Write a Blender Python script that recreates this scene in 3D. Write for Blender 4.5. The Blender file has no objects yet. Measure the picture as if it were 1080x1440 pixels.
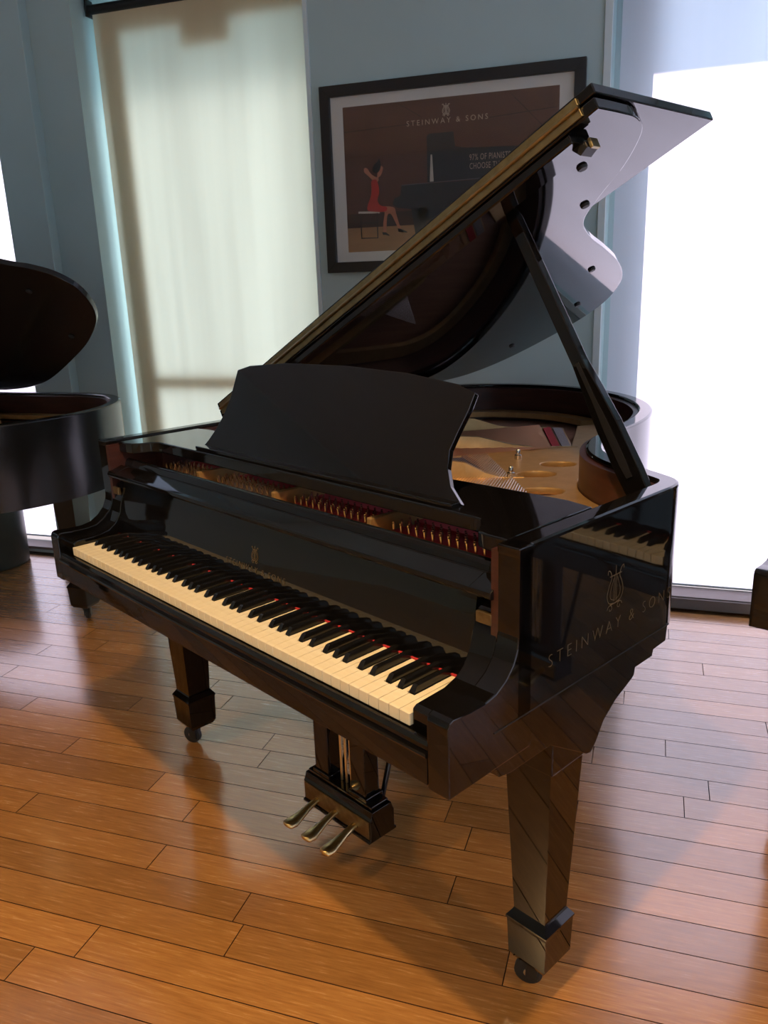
import bpy, bmesh, math, random
from math import sin, cos, pi, radians, sqrt
from mathutils import Vector, Matrix

# ------------------------------------------------------------------ camera, world, sun, exposure
SC = bpy.context.scene
COL = SC.collection
TH = radians(28.0)                     # keyboard line of the main piano against the window wall

def from_piano(x, y, z=0.0):           # main piano frame -> room frame
    return Vector((cos(TH)*x + sin(TH)*y, -sin(TH)*x + cos(TH)*y, z))

cam_d = bpy.data.cameras.new('camera')
cam = bpy.data.objects.new('camera', cam_d)
COL.objects.link(cam)
SC.camera = cam
YAW, PITCH, ROLL = radians(46.6727) - TH, radians(16.1456), radians(-2.015)
fw = Vector((-sin(YAW)*cos(PITCH), cos(YAW)*cos(PITCH), -sin(PITCH)))
rt = Vector((cos(YAW), sin(YAW), 0.0))
up = rt.cross(fw)
r2 = cos(ROLL)*rt + sin(ROLL)*up
u2 = -sin(ROLL)*rt + cos(ROLL)*up
cm = Matrix((r2, u2, -fw)).transposed().to_4x4()
cm.translation = from_piano(1.3938, -0.7593, 1.3768)
cam.matrix_world = cm
cam_d.sensor_fit = 'VERTICAL'
cam_d.sensor_height = 24.0
cam_d.lens = 24.0*1132.33/1440.0
cam_d.clip_start = 0.02

SC.view_settings.view_transform = 'Standard'
SC.view_settings.look = 'None'
SC.view_settings.gamma = 1.0
SC.view_settings.use_curve_mapping = False
SC.view_settings.exposure = 0.75

world = bpy.data.worlds.new('sky')
SC.world = world
world.use_nodes = True
bg = world.node_tree.nodes['Background']
bg.inputs[0].default_value = (0.58, 0.80, 1.0, 1)
bg.inputs[1].default_value = 1.5

sd = bpy.data.lights.new('sun', 'SUN')
sun = bpy.data.objects.new('sun', sd)
COL.objects.link(sun)
sd.energy = 9.0
sd.angle = radians(0.6)
sd.color = (1.0, 0.90, 0.92)
sun.rotation_euler = Vector((-0.35, -1.0, -1.2)).to_track_quat('-Z', 'Y').to_euler()
LAMP_W = 85.0                         # each warm ceiling downlight

# ------------------------------------------------------------------ helpers
def new_mat(name, color, rough=0.5, metal=0.0, spec=0.5):
    m = bpy.data.materials.new(name)
    m.use_nodes = True
    b = m.node_tree.nodes['Principled BSDF']
    b.inputs['Base Color'].default_value = (*color, 1)
    b.inputs['Roughness'].default_value = rough
    b.inputs['Metallic'].default_value = metal
    b.inputs['Specular IOR Level'].default_value = spec
    return m

def noise_color(m, c1, c2, scale=(10, 10, 10), detail=4.0, rough=0.6, bump=0.0, coord='Object', randomize=False):
    nt = m.node_tree; N = nt.nodes; L = nt.links
    b = N['Principled BSDF']
    tc = N.new('ShaderNodeTexCoord'); mp = N.new('ShaderNodeMapping')
    mp.inputs['Scale'].default_value = scale
    L.new(tc.outputs[coord], mp.inputs['Vector'])
    nz = N.new('ShaderNodeTexNoise'); nz.inputs['Scale'].default_value = 1.0
    nz.inputs['Detail'].default_value = detail; nz.inputs['Roughness'].default_value = rough
    L.new(mp.outputs[0], nz.inputs['Vector'])
    cr = N.new('ShaderNodeValToRGB')
    cr.color_ramp.elements[0].position = 0.3; cr.color_ramp.elements[1].position = 0.72
    cr.color_ramp.elements[0].color = (*c1, 1); cr.color_ramp.elements[1].color = (*c2, 1)
    L.new(nz.outputs['Fac'], cr.inputs['Fac'])
    L.new(cr.outputs['Color'], b.inputs['Base Color'])
    if bump:
        bp = N.new('ShaderNodeBump'); bp.inputs['Strength'].default_value = bump
        bp.inputs['Distance'].default_value = 0.002
        L.new(nz.outputs['Fac'], bp.inputs['Height']); L.new(bp.outputs[0], b.inputs['Normal'])
    return m

def finish(me, smooth=None):
    if smooth is not None:
        me.shade_smooth()
        me.set_sharp_from_angle(angle=radians(smooth))
    return me

def add(name, me, mat, parent=None, smooth=None):
    finish(me, smooth)
    me.materials.clear()
    me.materials.append(mat)
    o = bpy.data.objects.new(name, me)
    COL.objects.link(o)
    if parent is not None:
        o.parent = parent
    return o

def tag(o, label, cat, group=None):
    o['label'] = label; o['category'] = cat
    if group: o['group'] = group
    return o

def structure(o):
    o['kind'] = 'structure'
    return o

def empty(name, loc=(0, 0, 0), rz=0.0):
    o = bpy.data.objects.new(name, None)
    COL.objects.link(o)
    o.empty_display_size = 0.1
    o.location = loc; o.rotation_euler = (0, 0, rz)
    return o

def to_mesh(bm, name='mesh'):
    bmesh.ops.recalc_face_normals(bm, faces=bm.faces)
    me = bpy.data.meshes.new(name); bm.to_mesh(me); bm.free()
    return me

def bm_box(bm, x0, x1, y0, y1, z0, z1, mtx=None):
    vs = [bm.verts.new(v) for v in ((x0,y0,z0),(x1,y0,z0),(x1,y1,z0),(x0,y1,z0),(x0,y0,z1),(x1,y0,z1),(x1,y1,z1),(x0,y1,z1))]
    for f in ((0,3,2,1),(4,5,6,7),(0,1,5,4),(1,2,6,5),(2,3,7,6),(3,0,4,7)):
        bm.faces.new([vs[i] for i in f])
    if mtx is not None:
        bmesh.ops.transform(bm, matrix=mtx, verts=vs)
    return vs

def box(x0, x1, y0, y1, z0, z1, bev=0.0, seg=2):
    bm = bmesh.new(); bm_box(bm, x0, x1, y0, y1, z0, z1)
    if bev:
        bmesh.ops.bevel(bm, geom=list(bm.edges), offset=bev, segments=seg, profile=0.5, affect='EDGES')
    return to_mesh(bm)

AX = {'x': lambda a, b, t: (t, a, b), 'y': lambda a, b, t: (a, t, b), 'z': lambda a, b, t: (a, b, t)}
def prism(poly, axis, t0, t1, bev=0.0, seg=2):
    f = AX[axis]; bm = bmesh.new()
    A = [bm.verts.new(f(a, b, t0)) for a, b in poly]
    B = [bm.verts.new(f(a, b, t1)) for a, b in poly]
    n = len(poly)
    bm.faces.new(A); bm.faces.new(B[::-1])
    for i in range(n):
        bm.faces.new((A[i], B[i], B[(i+1) % n], A[(i+1) % n]))
    bmesh.ops.recalc_face_normals(bm, faces=bm.faces)
    if bev:
        bmesh.ops.bevel(bm, geom=list(bm.edges), offset=bev, segments=seg, profile=0.5, affect='EDGES')
    return to_mesh(bm)

def catmull(pts, n=8, closed=False):
    out = []; m = len(pts)
    rng = range(m if closed else m-1)
    for i in rng:
        if closed:
            p0, p1, p2, p3 = (pts[(i+k-1) % m] for k in range(4))
        else:
            p0, p1, p2, p3 = pts[max(i-1, 0)], pts[i], pts[i+1], pts[min(i+2, m-1)]
        for k in range(n):
            t = k/n
            out.append(tuple(0.5*((2*b)+(-a+c)*t+(2*a-5*b+4*c-d)*t*t+(-a+3*b-3*c+d)*t**3) for a, b, c, d in zip(p0, p1, p2, p3)))
    if not closed: out.append(tuple(pts[-1]))
    return out

def bm_tube(bm, pts, rad, seg=8, cap=True):
    pts = [Vector(p) for p in pts]
    rads = rad if isinstance(rad, (list, tuple)) else [rad]*len(pts)
    rings = []
    ref = Vector((0, 0, 1))
    for i, p in enumerate(pts):
        d = (pts[min(i+1, len(pts)-1)] - pts[max(i-1, 0)]).normalized()
        if abs(d.dot(ref)) > 0.95: r = Vector((1, 0, 0))
        else: r = ref
        a = d.cross(r).normalized(); b = d.cross(a).normalized()
        rings.append([bm.verts.new(p + rads[i]*(cos(2*pi*k/seg)*a + sin(2*pi*k/seg)*b)) for k in range(seg)])
    for A, B in zip(rings, rings[1:]):
        for k in range(seg):
            bm.faces.new((A[k], A[(k+1) % seg], B[(k+1) % seg], B[k]))
    if cap:
        bm.faces.new(rings[0]); bm.faces.new(rings[-1][::-1])

def tube(pts, rad, seg=10):
    bm = bmesh.new(); bm_tube(bm, pts, rad, seg); return to_mesh(bm)

def lathe(profile, seg=24, axis='z'):
    bm = bmesh.new(); rings = []
    for r, h in profile:
        ring = []
        for k in range(seg):
            c, s = r*cos(2*pi*k/seg), r*sin(2*pi*k/seg)
            ring.append(bm.verts.new({'z': (c, s, h), 'x': (h, c, s), 'y': (c, h, s)}[axis]))
        rings.append(ring)
    for A, B in zip(rings, rings[1:]):
        for k in range(seg):
            bm.faces.new((A[k], A[(k+1) % seg], B[(k+1) % seg], B[k]))
    bm.faces.new(rings[0]); bm.faces.new(rings[-1])
    return to_mesh(bm)

def loft(sections):                       # list of rings (same count), capped
    bm = bmesh.new()
    R = [[bm.verts.new(p) for p in s] for s in sections]
    n = len(R[0])
    for A, B in zip(R, R[1:]):
        for k in range(n):
            bm.faces.new((A[k], A[(k+1) % n], B[(k+1) % n], B[k]))
    bm.faces.new(R[0]); bm.faces.new(R[-1])
    return to_mesh(bm)

def curve_mesh(make):                     # evaluate a temporary curve/text object into a mesh
    o = make(); COL.objects.link(o)
    dg = bpy.context.evaluated_depsgraph_get()
    me = bpy.data.meshes.new_from_object(o.evaluated_get(dg))
    cu = o.data
    bpy.data.objects.remove(o); bpy.data.curves.remove(cu)
    return me

def plate_mesh(outer, holes, z0, z1, bev=0.0):   # flat plate with holes
    def make():
        cu = bpy.data.curves.new('plate_outline', 'CURVE'); cu.dimensions = '2D'; cu.fill_mode = 'BOTH'
        for ring in [outer]+holes:
            sp = cu.splines.new('POLY'); sp.points.add(len(ring)-1); sp.use_cyclic_u = True
            for p, (x, y) in zip(sp.points, ring): p.co = (x, y, 0, 1)
        cu.extrude = (z1-z0)/2 - bev
        cu.bevel_depth = bev; cu.bevel_resolution = 1
        return bpy.data.objects.new('tmp', cu)
    me = curve_mesh(make)
    me.transform(Matrix.Translation((0, 0, (z0+z1)/2)))
    return me

def text_mesh(body, size, mtx, spacing=1.0, extrude=0.0, align='CENTER', thin=0.0):
    def make():
        cu = bpy.data.curves.new('lettering', 'FONT')
        cu.body = body; cu.size = size; cu.align_x = align; cu.align_y = 'CENTER'
        cu.space_character = spacing; cu.extrude = extrude; cu.resolution_u = 3; cu.offset = -thin
        return bpy.data.objects.new('tmp', cu)
    me = curve_mesh(make); me.transform(mtx)
    return me

def words(name, body, size, mtx, mat, parent, spacing=1.0, extrude=0.0, align='CENTER', thin=0.0):
    me = text_mesh(body, size, Matrix.Identity(4), spacing, extrude, align, thin)
    bm = bmesh.new(); bm.from_mesh(me)
    todo = set(bm.verts); pieces = []
    while todo:                                  # connected pieces, then one object for each letter
        st = [todo.pop()]; grp = set(st)
        while st:
            v = st.pop()
            for e in v.link_edges:
                w_ = e.other_vert(v)
                if w_ in todo: todo.discard(w_); grp.add(w_); st.append(w_)
        pieces.append(grp)
    pieces.sort(key=lambda g: (round(-sum(v.co.y for v in g)/len(g)/size), min(v.co.x for v in g)))
    out = []
    for g in pieces:
        lo = min(v.co.x for v in g); hi = max(v.co.x for v in g); cy = sum(v.co.y for v in g)/len(g)
        if out and lo < out[-1][2] - .02*size and abs(cy-out[-1][3]) < .5*size:
            out[-1][0].update(g); out[-1][2] = max(hi, out[-1][2])
        else: out.append([set(g), lo, hi, cy])
    for g, *_ in out:
        nb = bmesh.new(); mp = {v: nb.verts.new(mtx @ v.co) for v in g}
        for f in {f for v in g for f in v.link_faces}:
            nb.faces.new([mp[v] for v in f.verts])
        add(name, to_mesh(nb), mat, parent)
    bm.free()

def ribbon(bm, pts, w, mtx, closed=False):       # flat line of width w in the xy plane, then mtx
    pts = [Vector((*p, 0)) for p in pts]; n = len(pts); vs = []
    for i in range(n):
        a = pts[(i-1) % n] if closed else pts[max(i-1, 0)]
        b = pts[(i+1) % n] if closed else pts[min(i+1, n-1)]
        d = (b-a).normalized(); nn = Vector((-d.y, d.x, 0))
        vs.append((bm.verts.new(mtx @ (pts[i]+nn*w/2)), bm.verts.new(mtx @ (pts[i]-nn*w/2))))
    for i in range(n if closed else n-1):
        A, B = vs[i], vs[(i+1) % n]
        bm.faces.new((A[0], B[0], B[1], A[1]))

def frame_matrix(origin, ex, ey):
    ex = Vector(ex).normalized(); ey = Vector(ey).normalized(); ez = ex.cross(ey)
    m = Matrix((ex, ey, ez)).transposed().to_4x4(); m.translation = Vector(origin)
    return m

def lyre_mesh(h, mtx, w):                        # outline of a small lyre emblem, height h, centred
    bm = bmesh.new(); s = h
    for sg in (-1, 1):
        arm = catmull([(sg*x*s, y*s) for x, y in ((.05,-.30),(.22,-.26),(.30,-.10),(.24,.10),(.15,.26),(.20,.40),(.28,.44),(.30,.36))], 5)
        ribbon(bm, arm, w, mtx)
        inn = catmull([(sg*x*s, y*s) for x, y in ((.03,-.24),(.16,-.18),(.19,-.06),(.13,.10),(.07,.24))], 5)
        ribbon(bm, inn, w*.7, mtx)
        spi = [(sg*(.17+.11*(1-t/16)*cos(.5*t))*s, (-.40+.10*(1-t/16)*sin(.5*t))*s) for t in range(15)]
        ribbon(bm, spi, w, mtx)
    for x in (-.05, 0, .05):
        ribbon(bm, [(x*s, -.26*s), (x*s, .30*s)], w*.7, mtx)
    ribbon(bm, [(-.22*s, .30*s), (.22*s, .30*s)], w, mtx)
    ribbon(bm, [(0, .30*s), (0, .50*s)], w, mtx)
    ribbon(bm, [(-.18*s, -.31*s), (.18*s, -.31*s)], w*1.3, mtx)
    return to_mesh(bm)

# ------------------------------------------------------------------ materials
M = {}
M['black'] = new_mat('polished_ebony', (.0035, .0032, .0035), .035)
M['satin'] = new_mat('satin_ebony', (.008, .009, .010), .20)
M['dark_edge'] = new_mat('dark_matte', (.010, .010, .011), .35)
M['mahogany'] = noise_color(new_mat('mahogany_veneer', (.05, .018, .012), .30), (.030, .010, .008), (.060, .020, .014), (6, 6, 60), bump=.03)
M['soundboard'] = noise_color(new_mat('spruce_soundboard', (.4, .22, .14), .35), (.34, .16, .10), (.46, .25, .16), (90, 4, 4))
M['gold_plate'] = noise_color(new_mat('bronze_cast_plate', (.48, .30, .13), .38, .55), (.44, .27, .11), (.54, .34, .15), (30, 30, 30), bump=.05)
M['brass'] = new_mat('polished_brass', (.78, .60, .30), .30, 1.0)
M['brass_dull'] = noise_color(new_mat('aged_brass_hinge', (.32, .26, .14), .38, 1.0), (.27, .215, .11), (.40, .325, .18), (40, 40, 40))
M['old_brass'] = noise_color(new_mat('old_brass_plate', (.2, .14, .07), .45, .9), (.14, .095, .045), (.24, .17, .085), (60, 60, 60))
M['steel'] = new_mat('steel', (.62, .60, .58), .25, 1.0)
M['copper'] = new_mat('copper_wound_string', (.55, .28, .16), .35, 1.0)
M['red_felt'] = noise_color(new_mat('red_felt', (.45, .02, .03), .95), (.36, .012, .02), (.52, .03, .04), (300, 300, 300), bump=.2)
M['grey_felt'] = noise_color(new_mat('grey_felt', (.3, .28, .28), .95), (.22, .20, .21), (.40, .37, .36), (200, 200, 200), bump=.2)
M['ivory'] = noise_color(new_mat('ivory_key', (.78, .68, .46), .22), (.74, .66, .48), (.80, .73, .56), (8, 60, 8))
M['key_front'] = new_mat('key_front_ivory', (.62, .56, .46), .35)
M['ebony_key'] = new_mat('ebony_key', (.006, .006, .007), .16)
M['gold_leaf'] = new_mat('gold_leaf', (.16, .115, .055), .4, .5)
M['rubber'] = new_mat('black_rubber', (.012, .012, .012), .55)
M['wall'] = noise_color(new_mat('blue_grey_paint', (.36, .46, .48), .65), (.41, .535, .545), (.43, .56, .57), (3, 3, 3), bump=.02)
M['trim'] = new_mat('pale_window_trim', (.62, .72, .74), .45)
M['ceiling'] = noise_color(new_mat('ceiling_paint', (.6, .58, .54), .8), (.56, .67, .72), (.60, .72, .77), (4, 4, 4))
M['frame_dark'] = new_mat('dark_bronze_frame', (.045, .042, .04), .4)
M['sill'] = new_mat('grey_brown_sill', (.20, .175, .17), .5)
M['frame_tan'] = new_mat('tan_window_frame', (.50, .40, .26), .6)
M['paper'] = new_mat('mat_board', (.60, .60, .57), .85)
M['poster_frame'] = new_mat('black_frame', (.012, .012, .013), .4)

def floor_mat(name, island):
    m = new_mat(name, (.35, .15, .05), .2)
    nt = m.node_tree; N = nt.nodes; L = nt.links; b = N['Principled BSDF']
    if island:
        g = N.new('ShaderNodeNewGeometry'); rnd = g.outputs['Random Per Island']
        tc = N.new('ShaderNodeTexCoord'); vec = tc.outputs['Object']
    else:
        oi = N.new('ShaderNodeObjectInfo'); rnd = oi.outputs['Random']
        tc = N.new('ShaderNodeTexCoord'); vec = tc.outputs['Object']
    ofs = N.new('ShaderNodeVectorMath'); ofs.operation = 'SCALE'
    ofs.inputs[0].default_value = (37.0, 11.0, 5.0); L.new(rnd, ofs.inputs['Scale'])
    ad = N.new('ShaderNodeVectorMath'); ad.operation = 'ADD'
    L.new(vec, ad.inputs[0]); L.new(ofs.outputs[0], ad.inputs[1])
    mp = N.new('ShaderNodeMapping'); mp.inputs['Scale'].default_value = (11, 190, 5); L.new(ad.outputs[0], mp.inputs[0])
    nz = N.new('ShaderNodeTexNoise'); nz.inputs['Scale'].default_value = 1; nz.inputs['Detail'].default_value = 6; nz.inputs['Roughness'].default_value = .7
    L.new(mp.outputs[0], nz.inputs['Vector'])
    cr = N.new('ShaderNodeValToRGB'); e = cr.color_ramp.elements
    e[0].position = .18; e[0].color = (.20, .080, .020, 1)
    e[1].position = .82; e[1].color = (.47, .240, .070, 1)
    k = e.new(.5); k.color = (.345, .160, .043, 1)
    L.new(nz.outputs['Fac'], cr.inputs[0])
    hs = N.new('ShaderNodeHueSaturation')
    mr = N.new('ShaderNodeMapRange'); mr.inputs['To Min'].default_value = .78; mr.inputs['To Max'].default_value = 1.18
    L.new(rnd, mr.inputs['Value']); L.new(mr.outputs[0], hs.inputs['Value'])
    L.new(cr.outputs[0], hs.inputs['Color']); L.new(hs.outputs[0], b.inputs['Base Color'])
    r2_ = N.new('ShaderNodeMapRange'); r2_.inputs['To Min'].default_value = .20; r2_.inputs['To Max'].default_value = .32
    b.inputs['Coat Weight'].default_value = .9; b.inputs['Coat Roughness'].default_value = .15; b.inputs['Coat IOR'].default_value = 1.85
    L.new(nz.outputs['Fac'], r2_.inputs['Value']); L.new(r2_.outputs[0], b.inputs['Roughness'])
    bp = N.new('ShaderNodeBump'); bp.inputs['Strength'].default_value = .06; bp.inputs['Distance'].default_value = .001
    L.new(nz.outputs['Fac'], bp.inputs['Height']); L.new(bp.outputs[0], b.inputs['Normal'])
    return m
M['plank'] = floor_mat('strand_bamboo_plank', False)
M['plank_edge'] = new_mat('dark_plank_edge', (.045, .018, .008), .95, 0, .1)
M['plank_far'] = floor_mat('strand_bamboo_planks_far', True)

def fabric_mat(name, front, trans, tcol, streak=0.0):
    m = bpy.data.materials.new(name); m.use_nodes = True
    nt = m.node_tree; N = nt.nodes; L = nt.links
    for n in list(N):
        if n.type == 'BSDF_PRINCIPLED': N.remove(n)
    out = [n for n in N if n.type == 'OUTPUT_MATERIAL'][0]
    df = N.new('ShaderNodeBsdfDiffuse'); tr = N.new('ShaderNodeBsdfTranslucent'); mx = N.new('ShaderNodeMixShader')
    df.inputs[0].default_value = (*front, 1)
    mx.inputs[0].default_value = trans
    tc = N.new('ShaderNodeTexCoord'); mp = N.new('ShaderNodeMapping'); mp.inputs['Scale'].default_value = (7, 1, .25)
    L.new(tc.outputs['Object'], mp.inputs[0])
    nz = N.new('ShaderNodeTexNoise'); nz.inputs['Scale'].default_value = 1; nz.inputs['Detail'].default_value = 4
    L.new(mp.outputs[0], nz.inputs['Vector'])
    cr = N.new('ShaderNodeValToRGB')
    cr.color_ramp.elements[0].position = .35; cr.color_ramp.elements[1].position = .65
    cr.color_ramp.elements[0].color = (*[c*(1-streak) for c in tcol], 1); cr.color_ramp.elements[1].color = (*tcol, 1)
    L.new(nz.outputs['Fac'], cr.inputs[0]); L.new(cr.outputs[0], tr.inputs[0])
    L.new(df.outputs[0], mx.inputs[1]); L.new(tr.outputs[0], mx.inputs[2]); L.new(mx.outputs[0], out.inputs[0])
    return m
M['blind_mid'] = fabric_mat('cream_blind_fabric', (.76, .64, .42), .225, (.94, .88, .76), .22)
M['blind_white'] = fabric_mat('white_blind_fabric', (.70, .70, .72), .46, (.97, .85, .96), .08)

def pane_mat(name, gloss):
    m = bpy.data.materials.new(name); m.use_nodes = True
    nt = m.node_tree; N = nt.nodes; L = nt.links
    for n in list(N):
        if n.type == 'BSDF_PRINCIPLED': N.remove(n)
    out = [n for n in N if n.type == 'OUTPUT_MATERIAL'][0]
    t = N.new('ShaderNodeBsdfTransparent'); g = N.new('ShaderNodeBsdfGlossy'); g.inputs['Roughness'].default_value = 0.0
    mx = N.new('ShaderNodeMixShader'); mx.inputs[0].default_value = gloss
    L.new(t.outputs[0], mx.inputs[1]); L.new(g.outputs[0], mx.inputs[2]); L.new(mx.outputs[0], out.inputs[0])
    return m
M['sun_diffuser'] = fabric_mat('sun_diffuser_pane', (.8, .8, .8), .82, (.86, 1.0, .97), .0)  # unseen diffusing pane behind the cream blind, added to soften and tint sunlight
M['pane'] = pane_mat('clear_glazing', .045)

def emit_mat(name, col, s):
    m = new_mat(name, (.9, .85, .75), .5)
    b = m.node_tree.nodes['Principled BSDF']
    b.inputs['Emission Color'].default_value = (*col, 1); b.inputs['Emission Strength'].default_value = s
    return m
M['lamp'] = emit_mat('warm_lamp_lens', (1.0, .78, .45), 14.0)

# ------------------------------------------------------------------ the room
WY = 2.054                              # inner face of the window wall
RX0, RX1, RY0, CZ = -4.1, 3.7, -4.6, 2.8
WT = 0.30
W1 = (-3.45, -2.085, 0.03, 2.62)        # openings: x0, x1, z0, z1
W2 = (-1.635, -0.535, 0.03, 2.62)
W3 = (0.668, 2.75, 0.05, 2.62)

def wall_with_openings():
    bm = bmesh.new(); x = RX0
    for (a, b, z0, z1) in (W1, W2, W3):
        bm_box(bm, x, a, WY, WY+WT, 0, CZ)
        bm_box(bm, a, b, WY, WY+WT, z1, CZ)
        bm_box(bm, a, b, WY, WY+WT, 0, z0)
        x = b
    bm_box(bm, x, RX1, WY, WY+WT, 0, CZ)
    return to_mesh(bm)
structure(add('wall_back', wall_with_openings(), M['wall']))
structure(add('wall_left', box(RX0-.2, RX0, RY0, WY+WT, 0, CZ), M['wall']))
W4 = (-2.9, 1.2, 0.05, 2.62)  # opening of the added side window, out of view
def right_wall():
    bm = bmesh.new()
    for a, b, c, d in ((RY0, W4[0], 0, CZ), (W4[1], WY+WT, 0, CZ), (W4[0], W4[1], 0, W4[2]), (W4[0], W4[1], W4[3], CZ)):
        bm_box(bm, RX1, RX1+WT, a, b, c, d)
    return to_mesh(bm)
structure(add('wall_right', right_wall(), M['wall']))
W5 = (1.4, 3.5, 0.10, 2.62)  # opening made up for extra daylight from behind the camera
def front_wall():
    bm = bmesh.new()
    for a, b, c, d in ((RX0-.2, W5[0], 0, CZ), (W5[1], RX1+WT, 0, CZ), (W5[0], W5[1], 0, W5[2]), (W5[0], W5[1], W5[3], CZ)):
        bm_box(bm, a, b, RY0-.2, RY0, c, d)
    return to_mesh(bm)
structure(add('wall_front', front_wall(), M['wall']))
def added_front_window():  # unseen window added behind the camera to brighten the room
    bm = bmesh.new(); a, b, z0, z1 = W5
    for p, q_, r, s in ((a, a+.06, z0, z1), (b-.06, b, z0, z1), (a+.06, b-.06, z0, z0+.06), (a+.06, b-.06, z1-.06, z1), ((a+b)/2-.03, (a+b)/2+.03, z0+.06, z1-.06)):
        bm_box(bm, p, q_, RY0-.15, RY0-.10, r, s)
    w = structure(add('window_5', to_mesh(bm), M['frame_dark']))
    for p, q_ in ((a+.06, (a+b)/2-.03), ((a+b)/2+.03, b-.06)):
        add('pane', box(p, q_, RY0-.128, RY0-.122, z0+.06, z1-.06), M['pane'], w)
added_front_window()
structure(add('ceiling', box(RX0-.2, RX1+WT, RY0-.2, WY+WT, CZ, CZ+.15), M['ceiling']))
structure(add('trim_1', box(-2.085, -1.862, WY-.055, WY+.001, 0, CZ, .003), M['wall']))
structure(add('trim_2', box(RX0-.2, RX1+.2, WY+WT, WY+WT+.42, CZ+.0, CZ+.12), M['trim']))   # eaves outside, over all windows

floor = structure(add('floor', box(RX0-.2, RX1+WT, RY0-.2, WY+WT, -.10, -.012), M['plank_far']))
PW = 0.0925
def plank_mesh(L):
    g, c, t = .0008, .0004, .012
    a, b = L/2-g, PW/2-g
    bm = bmesh.new()
    lo = [bm.verts.new((x, y, -t)) for x, y in ((-a,-b),(a,-b),(a,b),(-a,b))]
    mi = [bm.verts.new((x, y, -c)) for x, y in ((-a,-b),(a,-b),(a,b),(-a,b))]
    tp = [bm.verts.new((x, y, 0)) for x, y in ((-a+c,-b+c),(a-c,-b+c),(a-c,b-c),(-a+c,b-c))]
    for A, B in ((lo, mi), (mi, tp)):
        for k in range(4): bm.faces.new((A[k], A[(k+1) % 4], B[(k+1) % 4], B[k]))
    bm.faces.new(tp)
    me = to_mesh(bm, 'plank')
    for p in me.polygons: p.material_index = 0 if p.normal.z > .9 else 1
    return me
rng = random.Random(5)
LENS = (0.92, 1.22, 0.61)
PM = {}
for L in LENS:
    me = plank_mesh(L); me.materials.append(M['plank']); me.materials.append(M['plank_edge']); PM[L] = me
rest = bmesh.new(); count = 0
y = 0.057 - PW/2 - PW*52
rows = []
while y < WY:
    rows.append(y); y += PW
for iy, yc in enumerate(rows):
    if yc < RY0 + PW/2 or yc > WY - PW/2 + .03: continue
    x = RX0 - rng.random()*0.9
    while x < RX1:
        L = rng.choice((LENS[0], LENS[0], LENS[1], LENS[1], LENS[2]))
        xc = x + L/2
        dx, dy = xc-0.874, yc+1.325
        seen = yc > -0.62 and -2.75 < xc < 2.15 and (xc < 0.874+1.0 + .35*dy)
        if seen and count < 296:
            o = bpy.data.objects.new('plank', PM[L]); COL.objects.link(o); o.parent = floor
            o.location = (xc, yc, rng.uniform(-.0002, 0)); count += 1
        else:
            if xc - L/2 > RX0-.15 - 1 and xc + L/2 < RX1 + 1:
                bm_box(rest, xc-L/2+.0006, xc+L/2-.0006, yc-PW/2+.0006, yc+PW/2-.0006, -.012, 0)
        x += L
ro = add('far_planks', to_mesh(rest), M['plank_far'], floor); ro['kind'] = 'stuff'

def sheet(x0, x1, y, z0, z1):
    bm = bmesh.new(); bm.faces.new([bm.verts.new(p) for p in ((x0, y, z0), (x1, y, z0), (x1, y, z1), (x0, y, z1))])
    return to_mesh(bm)
# windows: frame and pane set behind the blinds
def window(n, op, pieces, mat, d0=.135, fm_=None):
    a, b, z0, z1 = op
    bm = bmesh.new()
    fy0, fy1 = WY+.205, WY+.25
    for (p, q_, r, s) in ((a, a+.05, z0, z1), (b-.05, b, z0, z1), (a+.05, b-.05, z0, z0+.05), (a+.05, b-.05, z1-.05, z1)):
        bm_box(bm, p, q_, fy0, fy1, r, s)
    w = structure(add('window_%d' % n, to_mesh(bm), fm_ or M['frame_dark']))
    add('pane', (box(a+.05, b-.05, WY+.222, WY+.228, z0+.05, z1-.05) if n != 2 else sheet(a+.05, b-.05, WY+.225, z0+.05, z1-.05)), M['sun_diffuser'] if n == 2 else M['pane'], w)
    for (p, q_, r, s, nm) in pieces:
        add(nm, box(p, q_, WY+d0, WY+d0+.015, r, s, .002), mat, w)
    add('sill', box(a, b, WY-.006, WY+.204, z0-.012, z0+.0025, .001), M['sill'], w)
    return w
window(1, W1, [(-2.19, -2.12, .05, 2.6, 'stile')], M['frame_tan'])
window(2, W2, [(-1.57, -1.475, .05, 2.60, 'stile'), (-1.475, -.56, 2.47, 2.60, 'header_board'), (-1.17, -.93, 2.38, 2.47, 'bracket_plate'), (-1.475, -.56, .885, .945, 'rail')], M['frame_tan'])
window(3, W3, [(.718, .84, .10, 2.57, 'stile')], M['trim'], .185, M['trim'])
structure(add('trim_3', box(.640, .668, WY-.012, WY+.004, 0, 2.7, .002), M['trim']))
structure(add('trim_4', box(-.535, -.517, WY-.010, WY+.004, 0, 2.7, .002), M['trim']))
structure(add('baseboard_back', box(W3[0], W3[1], WY-.016, WY+.10, 0, .047, .003), M['sill']))

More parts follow.
